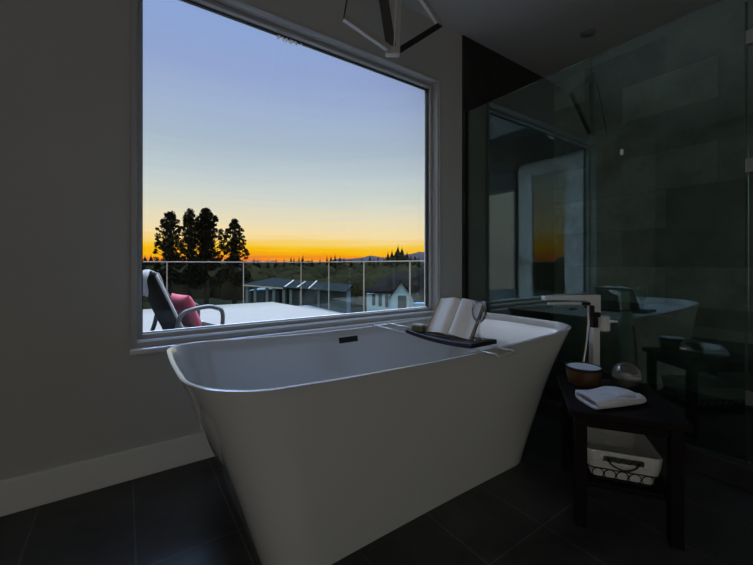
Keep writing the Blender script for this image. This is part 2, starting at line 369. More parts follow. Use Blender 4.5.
q0, q1, z0_, z1_ = dy0+.19, dy1-.17, .25, 2.24
obj('door_leaf', dbox(((wx-.06, dy0-.02, ZD+.02), (wx-.01, q0, dz1+.01)), ((wx-.06, q1, ZD+.02), (wx-.01, dy1+.02, dz1+.01)), ((wx-.06, q0, ZD+.02), (wx-.01, q1, z0_)), ((wx-.06, q0, z1_), (wx-.01, q1, dz1+.01))), 'white_trim', door)
obj('glazing_bead', dbox(*[((wx-.035, a, b), (wx-.002, c, d)) for a, b, c, d in ((q0, z0_, q0+.03, z1_), (q1-.03, z0_, q1, z1_), (q0+.03, z0_, q1-.03, z0_+.03), (q0+.03, z1_-.03, q1-.03, z1_))]), 'white_trim', door)
obj('door_pane', dbox(((wx-.030, q0, z0_), (wx-.026, q1, z1_))), 'dark_glass', door)
obj('dark_backing', dbox(((wx-.19, q0-.1, z0_-.1), (wx-.18, q1+.1, z1_+.1))), 'black', door)  # black sheet standing in for the dark interior behind the door
obj('door_handle', dbox(((wx-.012, dy1-.06, .95), (wx+.03, dy1-.03, 1.10)), ((wx+.02, dy1-.17, 1.01), (wx+.035, dy1-.03, 1.03))), 'steel', door, bevel=.003)

rail = thing('glass_railing', 'glass panel railing on thin pale posts along the deck edge', 'railing', (1.5, 10.05, ZD-.21))
rx, ry, rz_ = 1.5, 10.05, ZD-.21
def rb(a, b): return ((a[0]-rx, a[1]-ry, a[2]-rz_), (b[0]-rx, b[1]-ry, b[2]-rz_))
RT = CZ+.042; SX = 4.28
posts = [(-.45, ry), (.84, ry), (2.63, ry), (SX, ry), (SX, 8.28), (SX, 6.63), (SX, 5.08), (SX, 3.5), (SX, 2.2)]
for x, y in posts: obj('post', B(rb((x-.010, y-.010, ZD-.21), (x+.010, y+.010, RT))), 'alu', rail)
for (x, y), (x2, y2) in zip(posts, posts[1:]):
    if y == y2: g = rb((x+.03, y-.004, ZD-.15), (x2-.03, y+.004, RT-.03))
    else: g = rb((x-.004, y2+.03, ZD-.15), (x+.004, y-.03, RT-.03))
    obj('glass_panel', B(g), 'rail_glass', rail)
obj('top_rail', B(rb((-.5, ry-.02, RT), (SX+.02, ry+.02, RT+.02)), rb((SX-.02, 2.17, RT), (SX+.02, ry-.02, RT+.02))), 'alu', rail, bevel=.004)

# patio chair, seen from its side through the pane
def patio_chair(loc, rz):   # a low lounge chair
    t = thing('patio_chair', 'black mesh patio chair with grey loop arms outside the window', 'chair', loc, rz)
    w2 = .29
    for s in (-1, 1):
        a = bmesh.new()
        tube(a, curve_pts([(-.30, s*w2, .0), (-.16, s*w2, .40), (-.10, s*w2, .58), (.10, s*w2, .63), (.21, s*w2, .615), (.285, s*w2, .55), (.27, s*w2, .30), (.24, s*w2, .0)], 8), .021, 8)
        obj('arm_frame', a, 'chairframe', t, smooth=True)
    bm = bmesh.new()
    prof = [(.33, .40), (.12, .375), (-.04, .37), (-.08, .42), (-.19, .67), (-.32, .965)]
    cp = curve_pts([(x, 0, z) for x, z in prof], 6)
    for sgn in (0,):
        rows = []
        for p in cp: rows.append([bm.verts.new((p.x, y, p.z)) for y in (-w2+.02, -.1, .1, w2-.02)])
        for A, Q in zip(rows, rows[1:]):
            for j in range(3): bm.faces.new((A[j], A[j+1], Q[j+1], Q[j]))
    o = obj('sling', bm, 'sling', t, smooth=True); sd = o.modifiers.new('solid', 'SOLIDIFY'); sd.thickness = .022
    for s in (-1, 1):
        e = bmesh.new(); tube(e, [(p.x, s*(w2-.012), p.z) for p in cp], .013, 8); obj('side_rail', e, 'pale_piping', t, smooth=True)
    for cx_, cz_ in ((-.325, .965), (.30, .36), (-.2, .30)):
        e = bmesh.new(); tube(e, [(cx_, -w2, cz_), (cx_, w2, cz_)], .016, 8); obj('cross_rail', e, 'chairframe', t, smooth=True)
    return t
CH = (.47, 4.12, ZD); CR = math.radians(14)
patio_chair(CH, CR)
def cushion(name, sx, sy, sz, m, parent=None):
    bm = bmesh.new(); n = 14; top = []; bot = []
    for i in range(n+1):
        a, b = [], []
        for j in range(n+1):
            u, v = 2*i/n-1, 2*j/n-1
            h = ((1-u**4)*(1-v**4))**.45
            k = 1 - .06*(1-abs(u*v))
            wr = .006*math.sin(7*u+3*v)
            a.append(bm.verts.new((u*sx*k, v*sy*k, sz*h+wr*h))); b.append(bm.verts.new((u*sx*k, v*sy*k, -sz*h)) if 0 < i < n and 0 < j < n else a[-1])
        top.append(a); bot.append(b)
    for i in range(n):
        for j in range(n):
            bm.faces.new((top[i][j], top[i+1][j], top[i+1][j+1], top[i][j+1]))
            try: bm.faces.new((bot[i][j], bot[i][j+1], bot[i+1][j+1], bot[i+1][j]))
            except ValueError: pass
    return obj(name, bm, m, parent, smooth=True)
pc = cushion('throw_cushion', .185, .22, .06, 'pink')
pc.matrix_world = Matrix.Translation(CH) @ Matrix.Rotation(CR, 4, 'Z') @ Matrix.Translation((.03, -.03, .575)) @ Matrix.Rotation(math.radians(72), 4, 'Y')
tag(pc, 'pink square cushion standing on the black patio chair', 'cushion')
# pale cloth hung over the top of the chair back
bm = bmesh.new(); rows = []
for i in range(15):
    s = i/14
    x, z = (-.372, .975-.22*(1-s*2)) if s < .5 else (-.275+.095*(s-.5)*2, .965-.22*(s-.5)*2)
    if .36 < s < .5: x, z = -.345, .995
    rows.append([bm.verts.new((x+.006*math.sin(j*1.7+i), -.22+.44*j/10, z+.006*math.sin(j*.9))) for j in range(11)])
for A, Q in zip(rows, rows[1:]):
    for j in range(10): bm.faces.new((A[j], A[j+1], Q[j+1], Q[j]))
cl = obj('hanging_cloth', bm, 'pale_piping', smooth=True); sd = cl.modifiers.new('solid', 'SOLIDIFY'); sd.thickness = .008
cl.matrix_world = Matrix.Translation(CH) @ Matrix.Rotation(CR, 4, 'Z')
tag(cl, 'pale grey cloth hung over the patio chair back', 'cloth')

# ------------------------------------------------------------------ outside: ground, houses, trees, hills
GZ = CZ-8.0
def at(px, dep, z=0):
    """a point `dep` metres away along the view's heading, from the room's origin"""
    r = (px-376.5)/362*dep
    return (SN*dep + CS*r, CS*dep - SN*r, z)
bm = bmesh.new(); n = 90; R = 900
for (a, b) in (((-R, D+.5, GZ-1), (R, R*1.3, GZ)),): box(bm, a, b)
struct(obj('ground', bm, 'ground'))

# white gabled house (local x to the right, y away)
hw = thing('gabled_house', 'white house coloured blue for skylight, with steep front gable and dark roof at right', 'house', at(376.5, 46, GZ), -TH)
g0 = CZ-GZ                                      # local height of the eye
def hz(y, dep=46): return g0 + (264-y)/362*dep
def hx(px, dep=46): return (px-376.5)/362*dep
def prism(bm, poly, y0, y1):
    A = [bm.verts.new((x, y0, z)) for x, z in poly]; Q = [bm.verts.new((x, y1, z)) for x, z in poly]
    bm.faces.new(A); bm.faces.new(Q[::-1])
    for i in range(len(poly)): j = (i+1) % len(poly); bm.faces.new((A[j], A[i], Q[i], Q[j]))
    return bm
gx0, gx1, gxa = hx(391), hx(413.5), hx(401)
bm = bmesh.new(); prism(bm, [(gx0, 0), (gx1, 0), (gx1, hz(299)), (gxa, hz(282.5)), (gx0, hz(297))], 0, 5)
obj('gable_wall', bm, 'housewall', hw)
bm = B(((hx(366.5), .7, 0), (gx0, 7, hz(294)))); box(bm, (gx1, 2.0, 0), (hx(432), 3.0, hz(305))); obj('wall', bm, 'housewall', hw)
bm = bmesh.new()
def slab(bm, a, b, c, d, t=.22):
    v = [Vector(p) for p in (a, b, c, d)]; lo = [bm.verts.new(p) for p in v]; hi = [bm.verts.new(p+Vector((0, 0, t))) for p in v]
    bm.faces.new(lo[::-1]); bm.faces.new(hi)
    for i in range(4): j = (i+1) % 4; bm.faces.new((lo[i], lo[j], hi[j], hi[i]))
slab(bm, (gxa, -.35, hz(282.5)), (gxa, 6, hz(282.5)), (gx0-.25, 6, hz(299)), (gx0-.25, -.35, hz(299)))
slab(bm, (gxa, -.35, hz(282.5)), (gx1+.3, -.35, hz(302)), (gx1+.3, 6, hz(302)), (gxa, 6, hz(282.5)))
obj('gable_roof', bm, 'roofdark', hw)
bm = bmesh.new()
slab(bm, (hx(364), .3, hz(293.5)), (gx0+.1, .3, hz(293.5)), (hx(398), 4.5, hz(274)), (hx(394), 4.5, hz(274)))
slab(bm, (gx0, .4, hz(292)), (hx(434), 1.5, hz(300)), (hx(434), 4.5, hz(272)), (hx(395), 4.5, hz(274)))
obj('main_roof', bm, 'roofdark', hw)
for a, b, y0, y1 in ((372, 375.3, 294.5, 306), (378.5, 382, 294.5, 307), (385.2, 388.6, 295, 308)):
    obj('window', B(((hx(a), .66, hz(y1)), (hx(b), .72, hz(y0)))), 'windark', hw)
fr = obj('garage_door', B(((hx(397.8), -.06, hz(311)), (hx(406.3), .04, hz(295.5)))), 'windark', hw)
# long low house on the left of it
LD = 45
hl = thing('long_house', 'long low dark house with grey roof beyond the deck corner', 'house', at(376.5, LD, GZ), -TH)
X_ = lambda p: hx(p, LD); Z_ = lambda y: hz(y, LD)
obj('wall', B(((X_(244), 1.0, 0), (X_(346), 8, Z_(291)))), 'housegrey', hl)
bm = bmesh.new()
slab(bm, (X_(242), 0, Z_(285.5)), (X_(346), 0, Z_(293)), (X_(350), 4.5, Z_(288)), (X_(262), 4.5, Z_(280.5)), .16)
slab(bm, (X_(262), 4.5, Z_(280.5)), (X_(350), 4.5, Z_(288)), (X_(350), 9, Z_(293)), (X_(244), 9, Z_(285.5)), .16)
obj('roof', bm, 'roofgrey', hl)
for p in (246, 254, 266, 273, 283, 290, 300, 318):
    obj('porch_post', B(((X_(p)-.16, .3, 0), (X_(p)+.16, .6, Z_(287+.06*(p-243))))), 'housepost', hl)
for p0, p1 in ((248.5, 252), (262, 265), (277, 280), (285, 288)):
    obj('window', B(((X_(p0), .93, Z_(304)), (X_(p1), 1.02, Z_(291)))), 'windark', hl)
bm = bmesh.new(); bar(bm, (X_(243), -.05, Z_(285.2)), (X_(283), -.05, Z_(288.4)), .1, .14); obj('gutter', bm, 'pale_piping', hl)
for a, b in ((283.5, 288.5), (294.5, 301), (308.5, 313)):
    bm = bmesh.new(); ya = 288.7 if a < 290 else 290 if a < 300 else 289.5
    bar(bm, (X_(a), .1, Z_(ya)+.12), (X_(b), 2.8, Z_(ya-6)+.18), .12, .1); obj('roof_batten', bm, 'pale_piping', hl)

# trees
def leaf_cloud(bm_v, bm_f, c, r, n, s, sq=1.0):
    for _ in range(n):
        while True:
            p = Vector((random.uniform(-1, 1), random.uniform(-1, 1), random.uniform(-1, 1)))
            if p.length < 1: break
        p = Vector(c) + Vector((p.x*r, p.y*r, p.z*r*sq))
        a = Vector((random.gauss(0, 1), random.gauss(0, 1), random.gauss(0, 1))).normalized(); b = a.orthogonal().normalized()
        b = Matrix.Rotation(random.uniform(0, 6.3), 3, a) @ b; c2 = a.cross(b); k = s*random.uniform(.6, 1.3); i = len(bm_v)
        bm_v += [p+b*k, p+c2*k*.55, p-b*k, p-c2*k*.55]; bm_f.append((i, i+1, i+2, i+3))
def broad_tree(px0, px1, ytop, dep, label, dens=1.0, low=268):
    base = at((px0+px1)/2, dep, GZ)
    TREES.append((base[0], base[1], 7))
    t = thing('broadleaf_tree', label, 'tree', base, -TH, 'tall trees beyond the railing')
    W = (px1-px0)/2/362*dep; H = g0+(264-ytop)/362*dep; z0 = g0+(264-low)/362*dep
    V, F = [], []; tr = bmesh.new()
    tube(tr, [(0, 0, 0), (.1, 0, z0*.6), (-.1, .1, z0), (.05, 0, z0+(H-z0)*.8)], [.45, .38, .3, .06], 8)
    nb = int(120*dens)
    for k in range(nb):
        u = (k+.5)/nb; ph = k*2.399
        zz = z0 + (H-z0)*(-.02+1.0*u)
        prof = (1-max(0, (u-.35)/.65)**2.2)**.75 if u > .35 else .78+.22*math.sin(u/.35*PI/2)
        rr = W*max(.06, prof)*(.25+.72*random.random()**.6)
        c = (rr*math.cos(ph), rr*math.sin(ph)*.8, zz)
        leaf_cloud(V, F, c, W*random.uniform(.10, .20), 38, .21, .75)
        tube(tr, [(0, 0, z0+(zz-z0)*.5), (c[0]*.6, c[1]*.6, zz-.5), c], [.10, .05, .02], 4)
    for k in range(int(10*dens)):
        zz = z0+(H-z0)*random.uniform(.05, .85); leaf_cloud(V, F, (random.gauss(0, W*.16), random.gauss(0, W*.16), zz), W*.26, 60, .26)
    for k in range(16):
        leaf_cloud(V, F, (random.uniform(-1, 1)*W*1.05, random.uniform(-2, 2), z0-1.6+random.uniform(-1.2, .9)), 1.0, 70, .30)
    raw('foliage', [tuple(v) for v in V], F, 'leaf', t); obj('trunk', tr, 'bark', t, smooth=True)
TREES = []
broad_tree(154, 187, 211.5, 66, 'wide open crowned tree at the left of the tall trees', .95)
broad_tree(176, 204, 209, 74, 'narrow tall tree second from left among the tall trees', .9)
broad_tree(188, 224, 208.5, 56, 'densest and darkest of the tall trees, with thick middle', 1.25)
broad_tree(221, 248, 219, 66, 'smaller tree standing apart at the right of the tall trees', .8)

def conifer(px, ytop, dep, wpx, label):
    TREES.append((*at(px, dep)[:2], 2))
    t = thing('distant_tree', label, 'tree', at(px, dep, GZ), -TH, 'small trees along the horizon')
    H = g0+(264-ytop)/362*dep; Wd = wpx*.85/362*dep; V, F = [], []
    z0 = H*.45; nl = 11
    for k in range(nl):
        u = k/(nl-1); zz = z0+(H-z0)*u; r = Wd*(1-u)**.8*random.uniform(.8, 1.15)+Wd*.06
        for j in range(9):
            a = 2*PI*j/9+k; i = len(V); q = .42
            V += [(0, 0, zz+.35*Wd), (r*math.cos(a-q), r*math.sin(a-q), zz-.45*Wd*random.uniform(.6, 1.3)), (r*1.12*math.cos(a), r*1.12*math.sin(a), zz-.3*Wd), (r*math.cos(a+q), r*math.sin(a+q), zz-.45*Wd*random.uniform(.6, 1.3))]
            F.append((i, i+1, i+2, i+3))
    raw('foliage', V, F, 'conifer', t)
    tr = bmesh.new(); tube(tr, [(0, 0, 0), (0, 0, H*.9)], [.3, .05], 6); obj('trunk', tr, 'bark', t)
LAB = 'small dark tree on the far horizon line above the railing'
spots = [(291, 257, 4), (294, 257.5, 3), (299, 257, 3), (303, 255, 3), (302, 258, 5), (327, 256, 4), (331, 255.5, 4), (335, 254.5, 4), (340, 256.5, 5), (344, 258, 5),
         (362, 258, 5), (370, 255.5, 5), (374, 258, 4), (384, 258, 5), (388, 252.5, 7), (392, 251, 8), (398, 247, 10), (402, 248.5, 9), (407, 253, 8), (411, 256, 6), (415, 255, 5), (419, 258, 5),
         (254, 258.5, 5), (258, 260, 6), (268, 260, 5), (276, 259.5, 5), (284, 259, 4), (312, 259.5, 6), (320, 258.5, 4), (351, 259.5, 6), (378, 256.5, 4), (145, 257, 9), (151, 256, 8), (141, 258, 8), (157, 258, 7)]
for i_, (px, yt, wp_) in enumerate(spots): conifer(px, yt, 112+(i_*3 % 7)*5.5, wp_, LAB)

# uncountable woodland that fills the slope below the skyline
V, F = [], []
def blob(c, r, h):
    i0 = len(V); n1, n2 = 7, 4
    for k in range(n2+1):
        ph = PI/2*k/n2
        for j in range(n1):
            a = 2*PI*j/n1; rr = r*math.cos(ph)*random.uniform(.8, 1.15)
            V.append((c[0]+rr*math.cos(a), c[1]+rr*math.sin(a), c[2]+h*math.sin(ph)*random.uniform(.9, 1.1)))
    for k in range(n2):
        for j in range(n1): F.append((i0+k*n1+j, i0+k*n1+(j+1) % n1, i0+(k+1)*n1+(j+1) % n1, i0+(k+1)*n1+j))
for k in range(1500):
    u = random.random(); dep = 58+u*u*240; az = random.uniform(-.75, 1.25)
    x, y = math.sin(az)*dep, math.cos(az)*dep
    dpt = SN*x+CS*y; rt = CS*x-SN*y; px_ = 376.5+362*rt/dpt if dpt > 1 else 2000
    top = (8.6+random.uniform(-.9, .6) if dep > 150 else 8.0-.3-1.5*random.random()) if dep > 90 else 4.0+2.2*(dep-58)/32+random.uniform(-.8, .5)
    if px_ > 560: top += 3.2
    rb_ = random.uniform(2.2, 4.5)*(1+dep/200)
    if (abs(px_-294) < 75 or abs(px_-400) < 75) and dep < 70: continue
    if any((x-p)**2+(y-q)**2 < (r+rb_*1.15)**2 for p, q, r in TREES): continue
    blob((x, y, GZ), rb_ if rb_ else random.uniform(2.2, 4.5)*(1+dep/200), max(2, top))
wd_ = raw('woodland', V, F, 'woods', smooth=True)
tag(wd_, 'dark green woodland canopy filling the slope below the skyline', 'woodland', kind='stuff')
# distant hills
bm = bmesh.new(); prevv = None
for k in range(121):
    px_ = 120+k*3.4; h = 0
    for c_, wd2, hh in ((345, 22, 5.5), (372, 26, 8), (425, 40, 12), (470, 40, 11), (255, 50, 3.0), (300, 30, 2.5)): h = max(h, hh*math.exp(-((px_-c_)/wd2)**2))
    h += .5*math.sin(k*1.3)+.3*math.sin(k*3.1)
    p = at(px_, 820); pts = [(*p[:2], GZ), (*p[:2], CZ+h*820/362*1.0), (p[0]*1.15, p[1]*1.15, GZ)]
    vs = [bm.verts.new(q) for q in pts]
    if prevv:
        bm.faces.new((prevv[0], vs[0], vs[1], prevv[1])); bm.faces.new((prevv[1], vs[1], vs[2], prevv[2]))
    prevv = vs
struct(obj('hills', bm, 'hill', smooth=True))

# ------------------------------------------------------------------ bathtub
TX, TY = 1.090, 1.362
tub = thing('bathtub', 'white freestanding bathtub with flared sides below the window', 'bathtub', (TX, TY, 0))
def sup(t, a, b, n):
    c, s = math.cos(t), math.sin(t)
    return a*math.copysign(abs(c)**(2/n), c), b*math.copysign(abs(s)**(2/n), s)
def outline(a, b, r, bow=0.0, qf=1.35, nc=14, ns=22, nt=10):
    """rounded rectangle, sides bowed out a little, counted evenly"""
    o = []
    q = min(r*qf, b*.9)                       # the corner nearest the room is rounder
    for cx_, cy_, a0 in ((a-r, b-r, 0), (-a+r, b-r, PI/2), (-a+q, -b+q, PI), (a-r, -b+r, 3*PI/2)):
        rr = q if a0 == PI else r
        for k in range(nc): t = a0+PI/2*k/(nc-1); o.append((cx_+rr*math.cos(t), cy_+rr*math.sin(t)))
        m_ = ns if a0 in (0, PI) else nt
        x0, y0 = o[-1]
        nx_, ny_ = {0: (-a+r, b), PI/2: (-a, -b+q), PI: (a-r, -b), 3*PI/2: (a, b-r)}[a0]
        for k in range(1, m_): o.append((x0+(nx_-x0)*k/m_, y0+(ny_-y0)*k/m_))
    out = []
    for x, y in o: out.append((x*(1+bow*1.4*(1-(y/b)**2)), y*(1+bow*(1-(x/a)**2))))
    return out
NT = len(outline(1, .5, .1))
def rim_z(x): return .588+.036*min(1.1, abs(x)/.92)**2
bm = bmesh.new(); rings = []
def add_ring(a, b, r, cx, cy, zf, bow=.014, qf=1.35):
    rings.append([bm.verts.new((x+cx, y+cy+.030*(1-((x+cx)/.95)**2), zf(x+cx))) for x, y in outline(a, b, r, bow, qf)])
A0, B0, A1, B1 = .660, .352, .944, .393
cxb = 1.025-TX
for k in range(13):
    s = k/12; e = .80*s+.20*s**4
    add_ring(A0+(A1-A0)*e, B0+(B1-B0)*e, (.17-.015*s), cxb*(1-e), 0, lambda x, s=s: s*(rim_z(x)-.006), qf=.85+.5*s)
add_ring(A1+.001, B1+.001, .155, 0, 0, lambda x: rim_z(x)-.002)
add_ring(A1-.003, B1-.003, .153, 0, 0, lambda x: rim_z(x))
add_ring(A1-.013, B1-.013, .145, 0, 0, lambda x: rim_z(x))
add_ring(A1-.017, B1-.017, .142, 0, 0, lambda x: rim_z(x)-.004)
for k in range(1, 15):
    q = k/14
    dz = math.sin(q*PI/2)                       # depth fraction
    ins = .55*dz**1.2+.45*(1-math.cos(q*PI/2))**1.3
    a = (A1-.017)-(A1-.017-.58)*ins; b = (B1-.017)-(B1-.017-.235)*ins
    add_ring(a, b, .142+.05*ins, cxb*ins, 0, lambda x, dz=dz: (rim_z(x)-.004)*(1-dz)+.125*dz)
add_ring(.45, .15, .10, cxb, 0, lambda x: .122); add_ring(.20, .06, .05, cxb, 0, lambda x: .120)
for A, Q in zip(rings, rings[1:]):
    for j in range(NT): bm.faces.new((A[j], A[(j+1) % NT], Q[(j+1) % NT], Q[j]))
bm.faces.new(rings[0][::-1]); bm.faces.new(rings[-1])
obj('shell', bm, 'tub', tub, smooth=True, auto=50)
bm = bmesh.new(); box(bm, (-.058, -.006, -.016), (.058, .006, .016), Matrix.Translation((1.005-TX, 1.711-TY, .545)) @ Matrix.Rotation(math.radians(-14), 4, 'X'))
obj('overflow_slot', bm, 'black', tub, bevel=.004)
bm = bmesh.new(); lathe(bm, [(.0, .128), (.028, .128), (.033, .124), (.033, .120)], 24, (cxb, 0)); obj('drain', bm, 'chrome', tub, smooth=True)

# ------------------------------------------------------------------ bath tray and what lies on it
ZT = .590
tray = thing('bath_tray', 'dark wooden bath tray laid across the white bathtub', 'tray', (1.275, 1.26, ZT))
bm = bmesh.new(); nx, ny = 4, 16; up_, lo_ = [], []
for i in range(nx+1):
    u_, l_ = [], []
    for j in range(ny+1):
        s = 2*j/ny-1; x = (-.085+.17*i/nx); y = -.0275+s*.2175; z = .012*s*s
        u_.append(bm.verts.new((x, y, z+.020))); l_.append(bm.verts.new((x, y, z)))
    up_.append(u_); lo_.append(l_)
for i in range(nx):
    for j in range(ny):
        bm.faces.new((up_[i][j], up_[i+1][j], up_[i+1][j+1], up_[i][j+1])); bm.faces.new((lo_[i][j], lo_[i][j+1], lo_[i+1][j+1], lo_[i+1][j]))
for i in range(nx):
    bm.faces.new((up_[i][0], lo_[i][0], lo_[i+1][0], up_[i+1][0])); bm.faces.new((up_[i][ny], up_[i+1][ny], lo_[i+1][ny], lo_[i][ny]))
for j in range(ny):
    bm.faces.new((up_[0][j], up_[0][j+1], lo_[0][j+1], lo_[0][j])); bm.faces.new((up_[nx][j], lo_[nx][j], lo_[nx][j+1], up_[nx][j+1]))
obj('board', bm, 'espresso', tray, bevel=.003)
for s, L_ in ((1, .525), (-1, .345)):
    bm = bmesh.new(); y1 = s*L_; y0 = s*.17; za = .004
    pts = [(-.055, y0, za), (-.055, y1-s*.03, za), (-.055, y1, za+.004), (-.055, y1+s*.008, za-.006)]
    pts2 = [(.055, q[1], q[2]) for q in pts][::-1]
    tube(bm, pts+pts2, .0032, 8); obj('extending_arm', bm, 'chrome', tray, smooth=True)
# book
ZB = ZT+.022
bk = thing('open_book', 'open book with white pages propped up on the bath tray', 'book', (1.265, 1.222, ZB), math.radians(4))
LEAN = math.radians(33)                          # top leans away to +x
HB = .192; WB = .128
def bp(y, h, t):                                 # across, up the page, out of the page
    return (h*math.sin(LEAN)-t*math.cos(LEAN), y, h*math.cos(LEAN)+t*math.sin(LEAN)+.004)
for s in (1, -1):
    bm = bmesh.new(); n = 12; F0, B0_ = [], []
    for i in range(n+1):
        u = i/n; t = .022*math.sin(PI*min(1, u*1.25)**.6)*(1-.55*u)+.005; y = s*(.003+WB*u)
        F0.append([bm.verts.new(bp(y, h, t)) for h in (0, HB*.33, HB*.66, HB)]); B0_.append([bm.verts.new(bp(y, h, -.004)) for h in (0, HB*.33, HB*.66, HB)])
    for i in range(n):
        for k in range(3): bm.faces.new((F0[i][k], F0[i+1][k], F0[i+1][k+1], F0[i][k+1])); bm.faces.new((B0_[i][k], B0_[i][k+1], B0_[i+1][k+1], B0_[i+1][k]))
        bm.faces.new((F0[i][0], B0_[i][0], B0_[i+1][0], F0[i+1][0])); bm.faces.new((F0[i][3], F0[i+1][3], B0_[i+1][3], B0_[i][3]))
    for i in (0, n):
        for k in range(3): bm.faces.new((F0[i][k], F0[i][k+1], B0_[i][k+1], B0_[i][k]))
    o = obj('page_block', bm, 'page', bk, smooth=True, auto=40)
    bm = bmesh.new(); ed = []
    for k in range(4):
        h = HB*k/3; ed.append([bm.verts.new(bp(s*(WB+.0035), h, t)) for t in (.013, -.004)]+[bm.verts.new(bp(s*(WB+.005), h, t)) for t in (-.004, .012)])
    for A, Q in zip(ed, ed[1:]):
        for j in range(4): bm.faces.new((A[j], A[(j+1) % 4], Q[(j+1) % 4], Q[j]))
    bm.faces.new(ed[0]); bm.faces.new(ed[-1][::-1])
    obj('page_edge', bm, 'pageedge', bk)
bm = bmesh.new(); vs = [bm.verts.new(bp(y, h, t)) for t in (-.005, -.008) for y, h in ((-WB-.008, 0), (WB+.008, 0), (WB+.008, HB+.004), (-WB-.008, HB+.004))]
for f in ((0, 1, 2, 3), (7, 6, 5, 4), (0, 4, 5, 1), (1, 5, 6, 2), (2, 6, 7, 3), (3, 7, 4, 0)): bm.faces.new([vs[i] for i in f])
obj('cover', bm, 'cover', bk)
st = thing('book_rest', 'dark wooden book rest holding up the open book on the tray', 'book rest', (1.265, 1.222, ZB), math.radians(4))
bm = bmesh.new(); vs = [bm.verts.new(bp(y, h, t)) for t in (-.010, -.018) for y, h in ((-.10, 0), (.10, 0), (.10, .15), (-.10, .15))]
for f in ((0, 1, 2, 3), (7, 6, 5, 4), (0, 4, 5, 1), (1, 5, 6, 2), (2, 6, 7, 3), (3, 7, 4, 0)): bm.faces.new([vs[i] for i in f])
obj('back_board', bm, 'espresso', st)
obj('ledge', B(((-.040, -.11, -.001), (.012, .11, .003))), 'espresso', st)
bm = bmesh.new(); bar(bm, (.085, 0, .10), (.088, 0, .0), .03, .008, (0, 1, 0)); obj('prop', bm, 'espresso', st)
# wine glass
wg = thing('wine_glass', 'clear stemmed wine glass beside the open book', 'glass', (1.30, 1.065, ZT+.026))
bm = bmesh.new()
prof = [(0, .001), (.032, .001), (.033, .003), (.012, .007), (.0042, .014), (.0036, .05), (.004, .072), (.012, .080), (.026, .096), (.033, .118), (.033, .140), (.028, .172), (.0268, .172), (.0318, .140), (.0318, .118), (.025, .098), (.012, .0825), (0, .080)]
lathe(bm, prof, 32); obj('bowl_and_stem', bm, 'thin_glass', wg, smooth=True)
# soap
sp_ = thing('soap_bar', 'small olive soap block with cream top on the tray end', 'soap', (1.232, 1.392, ZT+.026), math.radians(12))
obj('block', B(((-.022, -.030, 0), (.022, .030, .027))), 'soapgreen', sp_, bevel=.004)
obj('top_layer', B(((-.0215, -.0295, .0272), (.0215, .0295, .036))), 'soapwhite', sp_, bevel=.003)

# ------------------------------------------------------------------ tub filler
fa = thing('tub_filler', 'chrome floor standing tub filler with hand shower beside the bathtub', 'faucet', (2.025, .907, 0), math.atan2(.17, -.25))
# local +x runs along the spout towards the tub
obj('floor_plate', B(((-.05, -.05, 0), (.05, .05, .012))), 'chrome', fa, bevel=.003)
obj('column', B(((-.018, -.022, .012), (.018, .022, .625))), 'chrome', fa, bevel=.004)
bm = bmesh.new()
pl = [(-.022, .69), (.016, .69), (.020, .735), (.032, .757), (.055, .766), (.245, .772), (.268, .768), (.272, .778), (.270, .790), (.255, .789), (-.022, .795)]
A = [bm.verts.new((x, -.021, z)) for x, z in pl]; Q = [bm.verts.new((x, .021, z)) for x, z in pl]
bm.faces.new(A); bm.faces.new(Q[::-1])
for i in range(len(pl)): j = (i+1) % len(pl); bm.faces.new((A[j], A[i], Q[i], Q[j]))
obj('spout', bm, 'chrome', fa, bevel=.002)
obj('neck', B(((-.012, -.014, .625), (.016, .014, .69))), 'black', fa)
bm = bmesh.new(); lathe(bm, [(0, -.040), (.024, -.040), (.030, -.034), (.030, .034), (.024, .040), (0, .040)], 32)
bmesh.ops.transform(bm, matrix=Matrix.Translation((-.049, 0, .645)), verts=bm.verts[:])
obj('mixer_body', bm, 'chrome', fa, smooth=True, auto=40)
bm = bmesh.new(); tube(bm, [(-.056, .022, .66), (-.098, .036, .66)], [.008, .006], 10); obj('lever', bm, 'chrome', fa, smooth=True)
hs = obj('hand_shower', B(((.095, .035, .748), (.268, .053, .760))), 'chrome', fa, bevel=.004)
obj('grip', B(((.050, .034, .747), (.094, .054, .761))), 'black', hs, bevel=.003)
bm = bmesh.new(); box(bm, (.0, .03, .685), (.05, .056, .71)); box(bm, (.03, .032, .70), (.052, .054, .745)); obj('cradle', bm, 'black', fa, bevel=.003)
bm = bmesh.new(); tube(bm, curve_pts([(.058, .045, .742), (.058, .045, .70), (.060, .05, .64), (.085, .07, .54), (.115, .09, .42), (.12, .09, .28), (.08, .07, .14), (.02, .03, .08)], 8), .0065, 8)
obj('hose', bm, 'steel', fa, smooth=True)

